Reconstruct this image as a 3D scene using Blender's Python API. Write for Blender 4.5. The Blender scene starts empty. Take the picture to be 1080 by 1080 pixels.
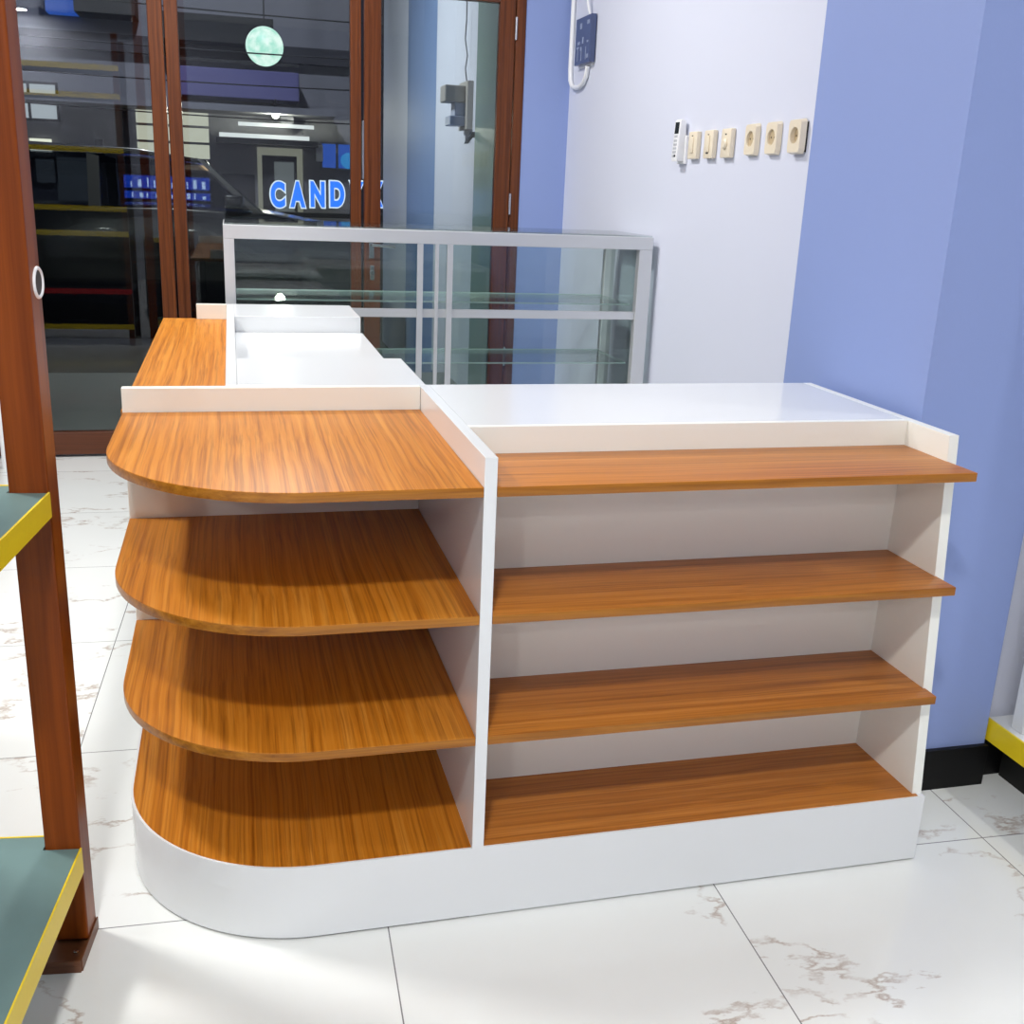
import bpy, bmesh, math, random
from mathutils import Vector, Matrix, Euler

scene = bpy.context.scene
COL = scene.collection
random.seed(7)

# ------------------------------------------------------------------ camera
CAM = (-0.3594, -1.5139, 1.2095)
YAW, PITCH, ROLL, FPX = 0.26106, 0.29534, 0.04205, 1121.99
_fwd = Vector((math.sin(YAW) * math.cos(PITCH), math.cos(YAW) * math.cos(PITCH), -math.sin(PITCH)))
_rt = Vector((math.cos(YAW), -math.sin(YAW), 0))
_up = _rt.cross(_fwd)
_r2 = math.cos(ROLL) * _rt + math.sin(ROLL) * _up
_u2 = -math.sin(ROLL) * _rt + math.cos(ROLL) * _up
cam_data = bpy.data.cameras.new('camera')
cam_data.sensor_width = 36
cam_data.lens = 36 * FPX / 1080
cam_data.clip_start = 0.02
cam = bpy.data.objects.new('camera', cam_data)
COL.objects.link(cam)
_m = Matrix((_r2, _u2, -_fwd)).transposed().to_4x4()
_m.translation = Vector(CAM)
cam.matrix_world = _m
scene.camera = cam

# ------------------------------------------------------------------ world, exposure, room lamps
world = bpy.data.worlds.new('night')
scene.world = world
world.use_nodes = True
world.node_tree.nodes['Background'].inputs[0].default_value = (0.10, 0.13, 0.30, 1)
world.node_tree.nodes['Background'].inputs[1].default_value = 0.10
scene.view_settings.view_transform = 'Standard'
scene.view_settings.look = 'None'
scene.view_settings.gamma = 1
scene.view_settings.exposure = 0.30
scene.view_settings.use_curve_mapping = False


def disk_lamp(name, loc, power, size=0.16, color=(1.0, 0.975, 0.95), target=None, spread=180):
    d = bpy.data.lights.new(name, 'AREA')
    d.shape = 'DISK'
    d.size = size
    d.energy = power
    d.color = color
    d.spread = math.radians(spread)
    o = bpy.data.objects.new(name, d)
    COL.objects.link(o)
    o.location = loc
    if target is not None:
        o.rotation_euler = (Vector(target) - Vector(loc)).to_track_quat('-Z', 'Y').to_euler()
    return o


ZL = 2.78
disk_lamp('ceiling_lamp', (-1.68, 0.85, ZL), 43, 0.34)
disk_lamp('ceiling_lamp', (2.95, -0.72, ZL), 20)
disk_lamp('ceiling_lamp', (-0.30, 2.15, ZL), 36, 0.3)
disk_lamp('ceiling_lamp', (-2.44, -4.9, ZL + 0.02), 40)
disk_lamp('ceiling_lamp', (-1.0, -4.2, ZL), 25)
disk_lamp('ceiling_lamp', (-0.62, -1.72, ZL), 43, 0.24)
disk_lamp('porch_lamp', (-0.9, 5.05, 2.9), 38, 0.12, (0.95, 0.97, 1.0), target=(1.0, 6.8, 1.0), spread=130)
disk_lamp('facade_fill', (-0.8, 9.6, 5.2), 135, 0.3, (0.80, 0.82, 1.0), target=(-0.8, 14, 1.8), spread=160)  # unseen fill light added to brighten the far facade

# ------------------------------------------------------------------ materials
MATS = {}


def nmat(name):
    m = bpy.data.materials.new(name)
    m.use_nodes = True
    nt = m.node_tree
    b = nt.nodes['Principled BSDF']
    return m, nt, b


def node(nt, typ, **kw):
    n = nt.nodes.new(typ)
    for k, v in kw.items():
        setattr(n, k, v)
    return n


def srgb(r, g, b):
    def f(c):
        c /= 255
        return c / 12.92 if c <= 0.04045 else ((c + 0.055) / 1.055) ** 2.4
    return (f(r), f(g), f(b), 1)


def plain(name, col, rough=0.5, metal=0.0, spec=0.5, bump=0.0, bscale=80, var=0.0, coat=0.0):
    m, nt, b = nmat(name)
    b.inputs['Base Color'].default_value = col
    b.inputs['Roughness'].default_value = rough
    b.inputs['Metallic'].default_value = metal
    b.inputs['Specular IOR Level'].default_value = spec
    b.inputs['Coat Weight'].default_value = coat
    tc = node(nt, 'ShaderNodeTexCoord')
    ns = node(nt, 'ShaderNodeTexNoise')
    ns.inputs['Scale'].default_value = bscale
    ns.inputs['Detail'].default_value = 4
    nt.links.new(tc.outputs['Object'], ns.inputs['Vector'])
    if bump:
        bp = node(nt, 'ShaderNodeBump')
        bp.inputs['Strength'].default_value = bump
        bp.inputs['Distance'].default_value = 0.002
        nt.links.new(ns.outputs['Fac'], bp.inputs['Height'])
        nt.links.new(bp.outputs['Normal'], b.inputs['Normal'])
    if var:
        mx = node(nt, 'ShaderNodeMix', data_type='RGBA')
        mx.inputs['A'].default_value = tuple(c * (1 - var) for c in col[:3]) + (1,)
        mx.inputs['B'].default_value = tuple(min(1, c * (1 + var)) for c in col[:3]) + (1,)
        nt.links.new(ns.outputs['Fac'], mx.inputs['Factor'])
        nt.links.new(mx.outputs['Result'], b.inputs['Base Color'])
    MATS[name] = m
    return m


def glow(name, col, strength):
    m, nt, b = nmat(name)
    b.inputs['Base Color'].default_value = (0.02, 0.02, 0.02, 1)
    b.inputs['Emission Color'].default_value = col
    b.inputs['Emission Strength'].default_value = strength
    MATS[name] = m
    return m


def wood(name, axis, cols, scale=1.0, rough=0.32, streak=0.5, spec=0.5, bump=0.0):
    """laminate with long grain along one axis; cols = dark streak, mid, light"""
    m, nt, b = nmat(name)
    tc = node(nt, 'ShaderNodeTexCoord')
    # slow wander of the grain lines
    w = node(nt, 'ShaderNodeTexNoise')
    w.inputs['Scale'].default_value = 2.2
    w.inputs['Detail'].default_value = 2
    nt.links.new(tc.outputs['Object'], w.inputs['Vector'])
    sub = node(nt, 'ShaderNodeVectorMath', operation='SUBTRACT')
    sub.inputs[1].default_value = (0.5, 0.5, 0.5)
    nt.links.new(w.outputs['Color'], sub.inputs[0])
    sc = node(nt, 'ShaderNodeVectorMath', operation='SCALE')
    sc.inputs['Scale'].default_value = 0.022
    nt.links.new(sub.outputs['Vector'], sc.inputs[0])
    add = node(nt, 'ShaderNodeVectorMath', operation='ADD')
    nt.links.new(tc.outputs['Object'], add.inputs[0])
    nt.links.new(sc.outputs['Vector'], add.inputs[1])
    def stretched(cross, along, detail, rough_, dist=0.0):
        mp = node(nt, 'ShaderNodeMapping')
        v = [cross, cross, cross]
        v['xyz'.index(axis)] = along
        mp.inputs['Scale'].default_value = v
        nt.links.new(add.outputs['Vector'], mp.inputs['Vector'])
        n = node(nt, 'ShaderNodeTexNoise')
        n.inputs['Scale'].default_value = scale
        n.inputs['Detail'].default_value = detail
        n.inputs['Roughness'].default_value = rough_
        n.inputs['Distortion'].default_value = dist
        nt.links.new(mp.outputs['Vector'], n.inputs['Vector'])
        return n
    a = stretched(84, 0.8, 5, 0.66, 0.1)
    f = stretched(190, 1.8, 3, 0.6)
    r = node(nt, 'ShaderNodeValToRGB')
    e = r.color_ramp.elements
    e[0].position, e[0].color = 0.30, cols[0]
    e[1].position, e[1].color = 0.72, cols[2]
    mid = e.new(0.47)
    mid.color = cols[1]
    nt.links.new(a.outputs['Fac'], r.inputs['Fac'])
    r2 = node(nt, 'ShaderNodeValToRGB')
    r2.color_ramp.elements[0].position = 0.34
    r2.color_ramp.elements[0].color = (1 - streak, 1 - streak * 1.1, 1 - streak * 1.15, 1)
    r2.color_ramp.elements[1].position = 0.52
    r2.color_ramp.elements[1].color = (1, 1, 1, 1)
    nt.links.new(f.outputs['Fac'], r2.inputs['Fac'])
    mul = node(nt, 'ShaderNodeMix', data_type='RGBA', blend_type='MULTIPLY')
    mul.inputs['Factor'].default_value = 1
    nt.links.new(r.outputs['Color'], mul.inputs['A'])
    nt.links.new(r2.outputs['Color'], mul.inputs['B'])
    nt.links.new(mul.outputs['Result'], b.inputs['Base Color'])
    b.inputs['Roughness'].default_value = rough
    b.inputs['Specular IOR Level'].default_value = spec
    MATS[name] = m
    return m


def glass(name, tint, rough=0.0, ior=1.5):
    """thin pane: fresnel mix of mirror reflection and tinted straight-through"""
    m = bpy.data.materials.new(name)
    m.use_nodes = True
    nt = m.node_tree
    nt.nodes.remove(nt.nodes['Principled BSDF'])
    out = nt.nodes['Material Output']
    geo = node(nt, 'ShaderNodeNewGeometry')
    mm = node(nt, 'ShaderNodeMapRange')
    mm.inputs['To Min'].default_value = ior
    mm.inputs['To Max'].default_value = 1 / ior
    nt.links.new(geo.outputs['Backfacing'], mm.inputs['Value'])
    fr = node(nt, 'ShaderNodeFresnel')
    nt.links.new(mm.outputs['Result'], fr.inputs['IOR'])
    tr = node(nt, 'ShaderNodeBsdfTransparent')
    tr.inputs['Color'].default_value = tint
    gl = node(nt, 'ShaderNodeBsdfGlossy')
    gl.inputs['Roughness'].default_value = rough
    mix = node(nt, 'ShaderNodeMixShader')
    nt.links.new(fr.outputs['Fac'], mix.inputs['Fac'])
    nt.links.new(tr.outputs['BSDF'], mix.inputs[1])
    nt.links.new(gl.outputs['BSDF'], mix.inputs[2])
    nt.links.new(mix.outputs['Shader'], out.inputs['Surface'])
    MATS[name] = m
    return m


WD, WM, WLt = srgb(158, 90, 14), srgb(190, 117, 28), srgb(208, 140, 52)
wood('teak_y', 'y', (WD, WM, WLt), streak=0.32, rough=0.45, spec=0.28)
wood('teak_x', 'x', (srgb(158, 92, 30), srgb(182, 112, 40), srgb(200, 132, 58)), streak=0.26, rough=0.38, spec=0.35)
wood('edge_x', 'x', (srgb(128, 74, 8), srgb(158, 97, 16), srgb(186, 124, 38)), streak=0.18, rough=0.35)
wood('door_wood', 'z', (srgb(72, 34, 13), srgb(94, 48, 21), srgb(116, 62, 26)), streak=0.22, rough=0.3, spec=0.3)
wood('door_wood_x', 'x', (srgb(68, 32, 12), srgb(88, 44, 19), srgb(104, 54, 25)), streak=0.22, rough=0.28)
wood('post_wood', 'z', (srgb(104, 46, 8), srgb(124, 58, 14), srgb(142, 70, 20)), streak=0.15, rough=0.34, spec=0.2, scale=0.7)
plain('white_laminate', srgb(228, 231, 232), rough=0.16, spec=0.5, bscale=3)
plain('cream_laminate', srgb(242, 244, 236), rough=0.28, spec=0.5, bscale=3)
plain('wall_pale', srgb(216, 220, 234), rough=0.55, bump=0.05, bscale=140, spec=0.3)
plain('wall_blue', srgb(140, 158, 208), rough=0.5, bump=0.05, bscale=140, spec=0.3)
plain('ceiling_white', srgb(212, 213, 216), rough=0.8)
plain('wall_lavender', srgb(170, 173, 190), rough=0.7)
plain('wall_slate_blue', srgb(126, 150, 192), rough=0.5, bump=0.05, bscale=140)
plain('black_tile', srgb(9, 9, 10), rough=0.4, spec=0.25, var=0.3, bscale=14)
plain('aluminium', srgb(212, 214, 216), rough=0.34, metal=0.3, bump=0.02, bscale=200)
plain('chrome', srgb(205, 206, 208), rough=0.18, metal=1.0)
plain('yellow_paint', srgb(236, 206, 30), rough=0.4, bump=0.05, bscale=120, var=0.04)
plain('green_grey_laminate', srgb(104, 132, 130), rough=0.32, bscale=20, var=0.04)
plain('red_paint', srgb(206, 30, 34), rough=0.45)
plain('dark_panel', srgb(16, 17, 14), rough=0.7)
plain('rust_brown', srgb(104, 62, 36), rough=0.42, var=0.15, bscale=60)
plain('cream_plastic', srgb(236, 224, 200), rough=0.35)
plain('cream_recess', srgb(196, 176, 140), rough=0.5)
plain('dark_slot', srgb(42, 36, 30), rough=0.6)
plain('white_plastic', srgb(240, 241, 242), rough=0.35)
plain('grey_button', srgb(190, 193, 197), rough=0.5)
plain('lcd_dark', srgb(38, 44, 46), rough=0.2)
plain('switchboard_blue', srgb(70, 82, 118), rough=0.3)
plain('switchboard_light', srgb(150, 160, 186), rough=0.35)
plain('meter_grey', srgb(176, 172, 166), rough=0.5, var=0.08, bscale=30)
plain('cable_grey', srgb(120, 122, 126), rough=0.6)
plain('green_wall', srgb(140, 166, 158), rough=0.18, spec=0.6)
plain('porch_floor', srgb(118, 120, 116), rough=0.35, var=0.1, bscale=6)
plain('asphalt', srgb(36, 36, 38), rough=0.8, var=0.2, bscale=40)
plain('facade_grey', srgb(112, 112, 118), rough=0.8, var=0.1, bscale=3)
plain('facade_purple', srgb(84, 82, 128), rough=0.8)
plain('facade_dark', srgb(38, 38, 44), rough=0.8)
plain('ochre_beam', srgb(150, 122, 30), rough=0.6)
plain('car_black', srgb(10, 11, 14), rough=0.22, coat=0.2)
plain('car_trim', srgb(6, 6, 7), rough=0.6)
plain('tyre', srgb(10, 10, 10), rough=0.85)
plain('wire_black', srgb(8, 8, 10), rough=0.7)
glass('door_glass', (0.86, 0.90, 0.89, 1))
glass('case_glass', (0.93, 0.965, 0.955, 1))
glass('car_glass', (0.60, 0.62, 0.66, 1))
glow('glow_reflection', (0.02, 0.10, 0.80, 1), 1.7)  # glow standing in for neon reflected in the car windows
glow('glow_reflection_white', (0.7, 0.8, 1.0, 1), 3.5)
glass('shelf_glass', (0.90, 0.955, 0.94, 1))
_m, _nt, _b = nmat('frosted_edge')
_b.inputs['Base Color'].default_value = srgb(196, 222, 214)
_b.inputs['Roughness'].default_value = 0.3
_b.inputs['Alpha'].default_value = 0.45
MATS['frosted_edge'] = _m
glow('glow_window', (0.80, 0.86, 0.95, 1), 0.42)
glow('glow_cream', (1.0, 0.97, 0.80, 1), 0.85)
glow('glow_poster', (0.95, 0.94, 0.78, 1), 0.48)
glow('glow_poster_low', (0.95, 0.62, 0.35, 1), 0.5)
glow('glow_dim', (0.62, 0.68, 0.72, 1), 0.14)
glow('glow_dim_warm', (0.8, 0.78, 0.62, 1), 0.20)
glow('glow_tube', (0.95, 0.97, 1.0, 1), 0.75)
glow('glow_bulb', (1.0, 0.98, 0.85, 1), 6.0)
_m = glow('glow_globe', (0.62, 0.92, 0.80, 1), 1.05)
_nt = _m.node_tree
_n = node(_nt, 'ShaderNodeTexNoise')
_n.inputs['Scale'].default_value = 9
_n.inputs['Detail'].default_value = 5
_tc = node(_nt, 'ShaderNodeTexCoord')
_nt.links.new(_tc.outputs['Object'], _n.inputs['Vector'])
_r = node(_nt, 'ShaderNodeValToRGB')
_r.color_ramp.elements[0].position, _r.color_ramp.elements[0].color = 0.36, (0.42, 0.80, 0.66, 1)
_r.color_ramp.elements[1].position, _r.color_ramp.elements[1].color = 0.62, (0.86, 1.0, 0.93, 1)
_nt.links.new(_n.outputs['Fac'], _r.inputs['Fac'])
_nt.links.new(_r.outputs['Color'], _nt.nodes['Principled BSDF'].inputs['Emission Color'])
glow('glow_blue', (0.012, 0.17, 1.0, 1), 1.25)
glow('glow_white', (0.75, 0.85, 1.0, 1), 1.0)
glow('glow_cyan', (0.03, 0.30, 0.75, 1), 0.6)
glow('glow_navy', (0.02, 0.10, 0.55, 1), 0.6)


def floor_material():
    m, nt, b = nmat('marble_tile')
    L = nt.links.new
    tc = node(nt, 'ShaderNodeTexCoord')
    mp = node(nt, 'ShaderNodeMapping')
    mp.vector_type = 'POINT'
    mp.inputs['Rotation'].default_value = (0, 0, math.radians(1.9))
    mp.inputs['Location'].default_value = (0.141, -0.073, 0)
    L(tc.outputs['Object'], mp.inputs['Vector'])
    dv = node(nt, 'ShaderNodeVectorMath', operation='SCALE')
    dv.inputs['Scale'].default_value = 1 / 0.6
    L(mp.outputs['Vector'], dv.inputs[0])
    fr = node(nt, 'ShaderNodeVectorMath', operation='FRACTION')
    L(dv.outputs['Vector'], fr.inputs[0])
    fl = node(nt, 'ShaderNodeVectorMath', operation='FLOOR')
    L(dv.outputs['Vector'], fl.inputs[0])
    sp = node(nt, 'ShaderNodeSeparateXYZ')
    L(fr.outputs['Vector'], sp.inputs['Vector'])
    masks = []
    for ax in 'XY':
        s = node(nt, 'ShaderNodeMath', operation='SUBTRACT')
        s.inputs[1].default_value = 0.5
        L(sp.outputs[ax], s.inputs[0])
        a = node(nt, 'ShaderNodeMath', operation='ABSOLUTE')
        L(s.outputs[0], a.inputs[0])
        g = node(nt, 'ShaderNodeMath', operation='GREATER_THAN')
        g.inputs[1].default_value = 0.5 - 0.0019
        L(a.outputs[0], g.inputs[0])
        masks.append(g)
    mx = node(nt, 'ShaderNodeMath', operation='MAXIMUM')
    L(masks[0].outputs[0], mx.inputs[0])
    L(masks[1].outputs[0], mx.inputs[1])
    # each tile carries its own piece of the vein pattern
    wn = node(nt, 'ShaderNodeTexWhiteNoise', noise_dimensions='3D')
    L(fl.outputs['Vector'], wn.inputs['Vector'])
    sc = node(nt, 'ShaderNodeVectorMath', operation='SCALE')
    sc.inputs['Scale'].default_value = 5.3
    L(wn.outputs['Color'], sc.inputs[0])
    ad = node(nt, 'ShaderNodeVectorMath', operation='ADD')
    L(mp.outputs['Vector'], ad.inputs[0])
    L(sc.outputs['Vector'], ad.inputs[1])
    vm = node(nt, 'ShaderNodeMapping')
    vm.vector_type = 'POINT'
    vm.inputs['Rotation'].default_value = (0, 0, math.radians(42))
    vm.inputs['Scale'].default_value = (0.75, 1.5, 1)
    L(ad.outputs['Vector'], vm.inputs['Vector'])
    nz = node(nt, 'ShaderNodeTexNoise')
    nz.inputs['Scale'].default_value = 1.5
    nz.inputs['Detail'].default_value = 9
    nz.inputs['Roughness'].default_value = 0.60
    nz.inputs['Distortion'].default_value = 0.1
    L(vm.outputs['Vector'], nz.inputs['Vector'])
    s = node(nt, 'ShaderNodeMath', operation='SUBTRACT')
    s.inputs[1].default_value = 0.5
    L(nz.outputs['Fac'], s.inputs[0])
    a = node(nt, 'ShaderNodeMath', operation='ABSOLUTE')
    L(s.outputs[0], a.inputs[0])
    r = node(nt, 'ShaderNodeMapRange')
    r.inputs['From Min'].default_value = 0.0
    r.inputs['From Max'].default_value = 0.010
    r.inputs['To Min'].default_value = 1.0
    r.inputs['To Max'].default_value = 0.0
    L(a.outputs[0], r.inputs['Value'])
    bk = node(nt, 'ShaderNodeTexNoise')
    bk.inputs['Scale'].default_value = 14
    bk.inputs['Detail'].default_value = 4
    L(ad.outputs['Vector'], bk.inputs['Vector'])
    br = node(nt, 'ShaderNodeMapRange')
    br.inputs['From Min'].default_value = 0.42
    br.inputs['From Max'].default_value = 0.60
    L(bk.outputs['Fac'], br.inputs['Value'])
    vv = node(nt, 'ShaderNodeMath', operation='MULTIPLY')
    L(r.outputs['Result'], vv.inputs[0])
    L(br.outputs['Result'], vv.inputs[1])
    v2 = node(nt, 'ShaderNodeMath', operation='MULTIPLY')
    v2.inputs[1].default_value = 0.62
    L(vv.outputs[0], v2.inputs[0])
    # soft cloudy tone of the stone
    cl = node(nt, 'ShaderNodeTexNoise')
    cl.inputs['Scale'].default_value = 2.5
    cl.inputs['Detail'].default_value = 5
    L(ad.outputs['Vector'], cl.inputs['Vector'])
    c0 = node(nt, 'ShaderNodeMix', data_type='RGBA')
    c0.inputs['A'].default_value = srgb(227, 230, 227)
    c0.inputs['B'].default_value = srgb(239, 242, 239)
    L(cl.outputs['Fac'], c0.inputs['Factor'])
    c1 = node(nt, 'ShaderNodeMix', data_type='RGBA')
    c1.inputs['B'].default_value = srgb(142, 106, 74)
    L(v2.outputs[0], c1.inputs['Factor'])
    L(c0.outputs['Result'], c1.inputs['A'])
    c2 = node(nt, 'ShaderNodeMix', data_type='RGBA')
    c2.inputs['B'].default_value = srgb(128, 128, 128)
    L(mx.outputs[0], c2.inputs['Factor'])
    L(c1.outputs['Result'], c2.inputs['A'])
    L(c2.outputs['Result'], b.inputs['Base Color'])
    b.inputs['Roughness'].default_value = 0.10
    b.inputs['Specular IOR Level'].default_value = 0.5
    MATS['marble_tile'] = m


floor_material()

# ------------------------------------------------------------------ mesh helpers


def new_bm():
    return bmesh.new()


def box(bm, x0, x1, y0, y1, z0, z1, bev=0.0):
    t = bmesh.new()
    vs = [t.verts.new((x, y, z)) for x in (x0, x1) for y in (y0, y1) for z in (z0, z1)]
    for f in ((0, 1, 3, 2), (4, 6, 7, 5), (0, 4, 5, 1), (2, 3, 7, 6), (0, 2, 6, 4), (1, 5, 7, 3)):
        t.faces.new([vs[i] for i in f])
    bmesh.ops.recalc_face_normals(t, faces=t.faces)
    if bev:
        bmesh.ops.bevel(t, geom=list(t.edges), offset=bev, segments=2, affect='EDGES', profile=0.5)
    merge(bm, t)
    return bm


def merge(bm, t, mat_index=None):
    me = bpy.data.meshes.new('tmp')
    t.to_mesh(me)
    t.free()
    n0 = len(bm.faces)
    bm.from_mesh(me)
    bpy.data.meshes.remove(me)
    bm.faces.ensure_lookup_table()
    if mat_index is not None:
        for f in bm.faces[n0:]:
            f.material_index = mat_index


def prism(bm, pts, axis, a0, a1, bev=0.0, side_index=None):
    """extrude a 2D outline along axis; pts are the other two coords in xyz order"""
    t = bmesh.new()
    def mk(p, a):
        if axis == 'z':
            return (p[0], p[1], a)
        if axis == 'y':
            return (p[0], a, p[1])
        return (a, p[0], p[1])
    lo = [t.verts.new(mk(p, a0)) for p in pts]
    hi = [t.verts.new(mk(p, a1)) for p in pts]
    n = len(pts)
    t.faces.new(lo)
    t.faces.new(hi)
    sides = []
    for i in range(n):
        sides.append(t.faces.new((lo[i], lo[(i + 1) % n], hi[(i + 1) % n], hi[i])))
    bmesh.ops.recalc_face_normals(t, faces=t.faces)
    if side_index is not None:
        for f in sides:
            f.material_index = side_index
    if bev:
        es = [e for e in t.edges if abs(getattr(e.verts[0].co, axis) - getattr(e.verts[1].co, axis)) < 1e-6]
        bmesh.ops.bevel(t, geom=es, offset=bev, segments=2, affect='EDGES', profile=0.5)
    me = bpy.data.meshes.new('tmp')
    t.to_mesh(me)
    t.free()
    bm.from_mesh(me)
    bpy.data.meshes.remove(me)
    return bm


def tube(bm, pts, r, seg=10):
    pts = [Vector(p) for p in pts]
    rings = []
    prev = None
    for i, p in enumerate(pts):
        d = (pts[min(i + 1, len(pts) - 1)] - pts[max(i - 1, 0)]).normalized()
        if prev is None:
            u = d.orthogonal().normalized()
        else:
            u = (prev - d * prev.dot(d)).normalized()
        prev = u
        v = d.cross(u)
        rr = r[i] if isinstance(r, (list, tuple)) else r
        rings.append([bm.verts.new(p + rr * (math.cos(2 * math.pi * k / seg) * u + math.sin(2 * math.pi * k / seg) * v)) for k in range(seg)])
    for a, b in zip(rings, rings[1:]):
        for k in range(seg):
            bm.faces.new((a[k], a[(k + 1) % seg], b[(k + 1) % seg], b[k]))
    bm.faces.new(rings[0][::-1])
    bm.faces.new(rings[-1])
    return bm


def lathe(bm, center, axis, prof, seg=28):
    """prof: list of (radius, offset along axis)"""
    ax = Vector(axis).normalized()
    u = ax.orthogonal().normalized()
    v = ax.cross(u)
    c = Vector(center)
    rings = []
    for r, h in prof:
        rings.append([bm.verts.new(c + ax * h + r * (math.cos(2 * math.pi * k / seg) * u + math.sin(2 * math.pi * k / seg) * v)) for k in range(seg)])
    for a, b in zip(rings, rings[1:]):
        for k in range(seg):
            bm.faces.new((a[k], a[(k + 1) % seg], b[(k + 1) % seg], b[k]))
    bm.faces.new(rings[0][::-1])
    bm.faces.new(rings[-1])
    bmesh.ops.recalc_face_normals(bm, faces=bm.faces)
    return bm


def ring(bm, center, axis, R, r, seg=32, sides=10):
    prof = [(R + r * math.cos(2 * math.pi * k / sides), r * math.sin(2 * math.pi * k / sides)) for k in range(sides)]
    ax = Vector(axis).normalized()
    u = ax.orthogonal().normalized()
    v = ax.cross(u)
    c = Vector(center)
    rings = [[bm.verts.new(c + ax * h + q * (math.cos(2 * math.pi * k / seg) * u + math.sin(2 * math.pi * k / seg) * v)) for k in range(seg)] for q, h in prof]
    for i in range(sides):
        a, b = rings[i], rings[(i + 1) % sides]
        for k in range(seg):
            bm.faces.new((a[k], a[(k + 1) % seg], b[(k + 1) % seg], b[k]))
    bmesh.ops.recalc_face_normals(bm, faces=bm.faces)
    return bm


def obj(name, bm, mats, parent=None, smooth=False, local=False):
    """link one mesh object; vertices are given in world space unless local"""
    if parent is not None and not local:
        inv = world_of(parent).inverted()
        bmesh.ops.transform(bm, matrix=inv, verts=bm.verts)
    me = bpy.data.meshes.new(name)
    bm.to_mesh(me)
    bm.free()
    for k in ([mats] if isinstance(mats, str) else mats):
        me.materials.append(MATS[k])
    o = bpy.data.objects.new(name, me)
    COL.objects.link(o)
    if smooth:
        for p in me.polygons:
            p.use_smooth = True
        try:
            me.set_sharp_from_angle(angle=math.radians(35))
        except Exception:
            pass
    if parent is not None:
        o.parent = parent
    return o


def world_of(o):
    m = Matrix.LocRotScale(o.location, o.rotation_euler, o.scale)
    return world_of(o.parent) @ m if o.parent else m


def tag(o, label, cat, group=None):
    o['label'] = label
    o['category'] = cat
    if group:
        o['group'] = group
    return o


def thing(name, label, cat, loc=(0, 0, 0), rz=0.0, group=None):
    o = bpy.data.objects.new(name, None)
    o.empty_display_size = 0.05
    COL.objects.link(o)
    o.location = loc
    o.rotation_euler = (0, 0, rz)
    return tag(o, label, cat, group)


def struct(name, bm, mats, parent=None):
    o = obj(name, bm, mats, parent)
    if parent is None:
        o['kind'] = 'structure'
    return o


def B(*a, **k):
    return box(new_bm(), *a, **k)


# ------------------------------------------------------------------ room shell
DY = 3.356          # inside face of the folding doors
WX = 1.125          # inside face of the right wall
CZ = 2.86
struct('floor', B(-3.6, 3.2, -5.2, DY + 0.08, -0.05, 0), 'marble_tile')
struct('ceiling', B(-3.7, 3.3, -5.3, 3.6, CZ, CZ + 0.1), 'ceiling_white')
struct('wall_left', B(-3.72, -3.6, -5.2, 3.5, 0, CZ), 'wall_lavender')
struct('wall_rear', B(-3.72, 3.3, -5.32, -5.2, 0, CZ), 'wall_lavender')
struct('wall_far_right', B(3.2, 3.32, -5.2, 0.45, 0, CZ), 'wall_pale')
struct('wall_right', B(WX, WX + 0.2, 0.77, 3.5, 0, CZ), 'wall_pale')
struct('wall_pillar', B(0.909, 1.192, 0.229, 0.77, 0, CZ), 'wall_blue')
struct('wall_recess', B(1.192, 3.2, 0.262, 0.45, 0, CZ), 'wall_pale')
bm = new_bm()
box(bm, 0.906, 1.195, 0.217, 0.229, 0, 0.095, 0.001)
struct('baseboard_pillar', bm, 'black_tile')
struct('baseboard_recess', B(1.196, 3.2, 0.25, 0.262, 0, 0.095, bev=0.001), 'black_tile')
struct('baseboard_right', B(WX - 0.012, WX, 0.775, DY - 0.02, 0, 0.095, bev=0.001), 'black_tile')
# door wall: blue strip right of the frame, lintel above, infill at the left
struct('wall_door_side', B(0.912, WX, DY, DY + 0.14, 0, CZ), 'wall_blue')
struct('wall_lintel', B(-2.215, 0.912, DY, DY + 0.14, 2.14, CZ), 'wall_pale')
struct('wall_door_left', B(-3.6, -2.215, DY, DY + 0.14, 0, CZ), 'wall_pale')

# folding doors
def door(idx, x0, x1, wl, wr, hardware=None):
    y0, y1 = DY, DY + 0.04
    root = bpy.data.objects.new('door_%d' % idx, None)
    COL.objects.link(root)
    root.location = ((x0 + x1) / 2, DY + 0.02, 0)
    root['kind'] = 'structure'
    obj('stile', B(x0, x0 + wl, y0, y1, 0.012, 2.05, bev=0.003), 'door_wood', root)
    obj('stile', B(x1 - wr, x1, y0, y1, 0.012, 2.05, bev=0.003), 'door_wood', root)
    obj('bottom_rail', B(x0 + wl, x1 - wr, y0, y1, 0.012, 0.113, bev=0.003), 'door_wood_x', root)
    obj('top_rail', B(x0 + wl, x1 - wr, y0, y1, 1.968, 2.05, bev=0.003), 'door_wood_x', root)
    obj('pane', B(x0 + wl, x1 - wr, y0 + 0.017, y0 + 0.022, 0.113, 1.968), 'door_glass', root)
    return root


d1 = door(1, -2.2, -1.404, 0.055, 0.06)
d2 = door(2, -1.400, -0.597, 0.055, 0.058)
d3 = door(3, -0.590, 0.199, 0.052, 0.045)
d4 = door(4, 0.212, 0.866, 0.072, 0.070)
bm = new_bm()
box(bm, 0.869, 0.912, DY - 0.005, DY + 0.05, 0, 2.14, 0.003)
box(bm, -2.215, 0.869, DY - 0.005, DY + 0.05, 2.055, 2.14, 0.003)
struct('trim_1', bm, 'door_wood')
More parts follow.
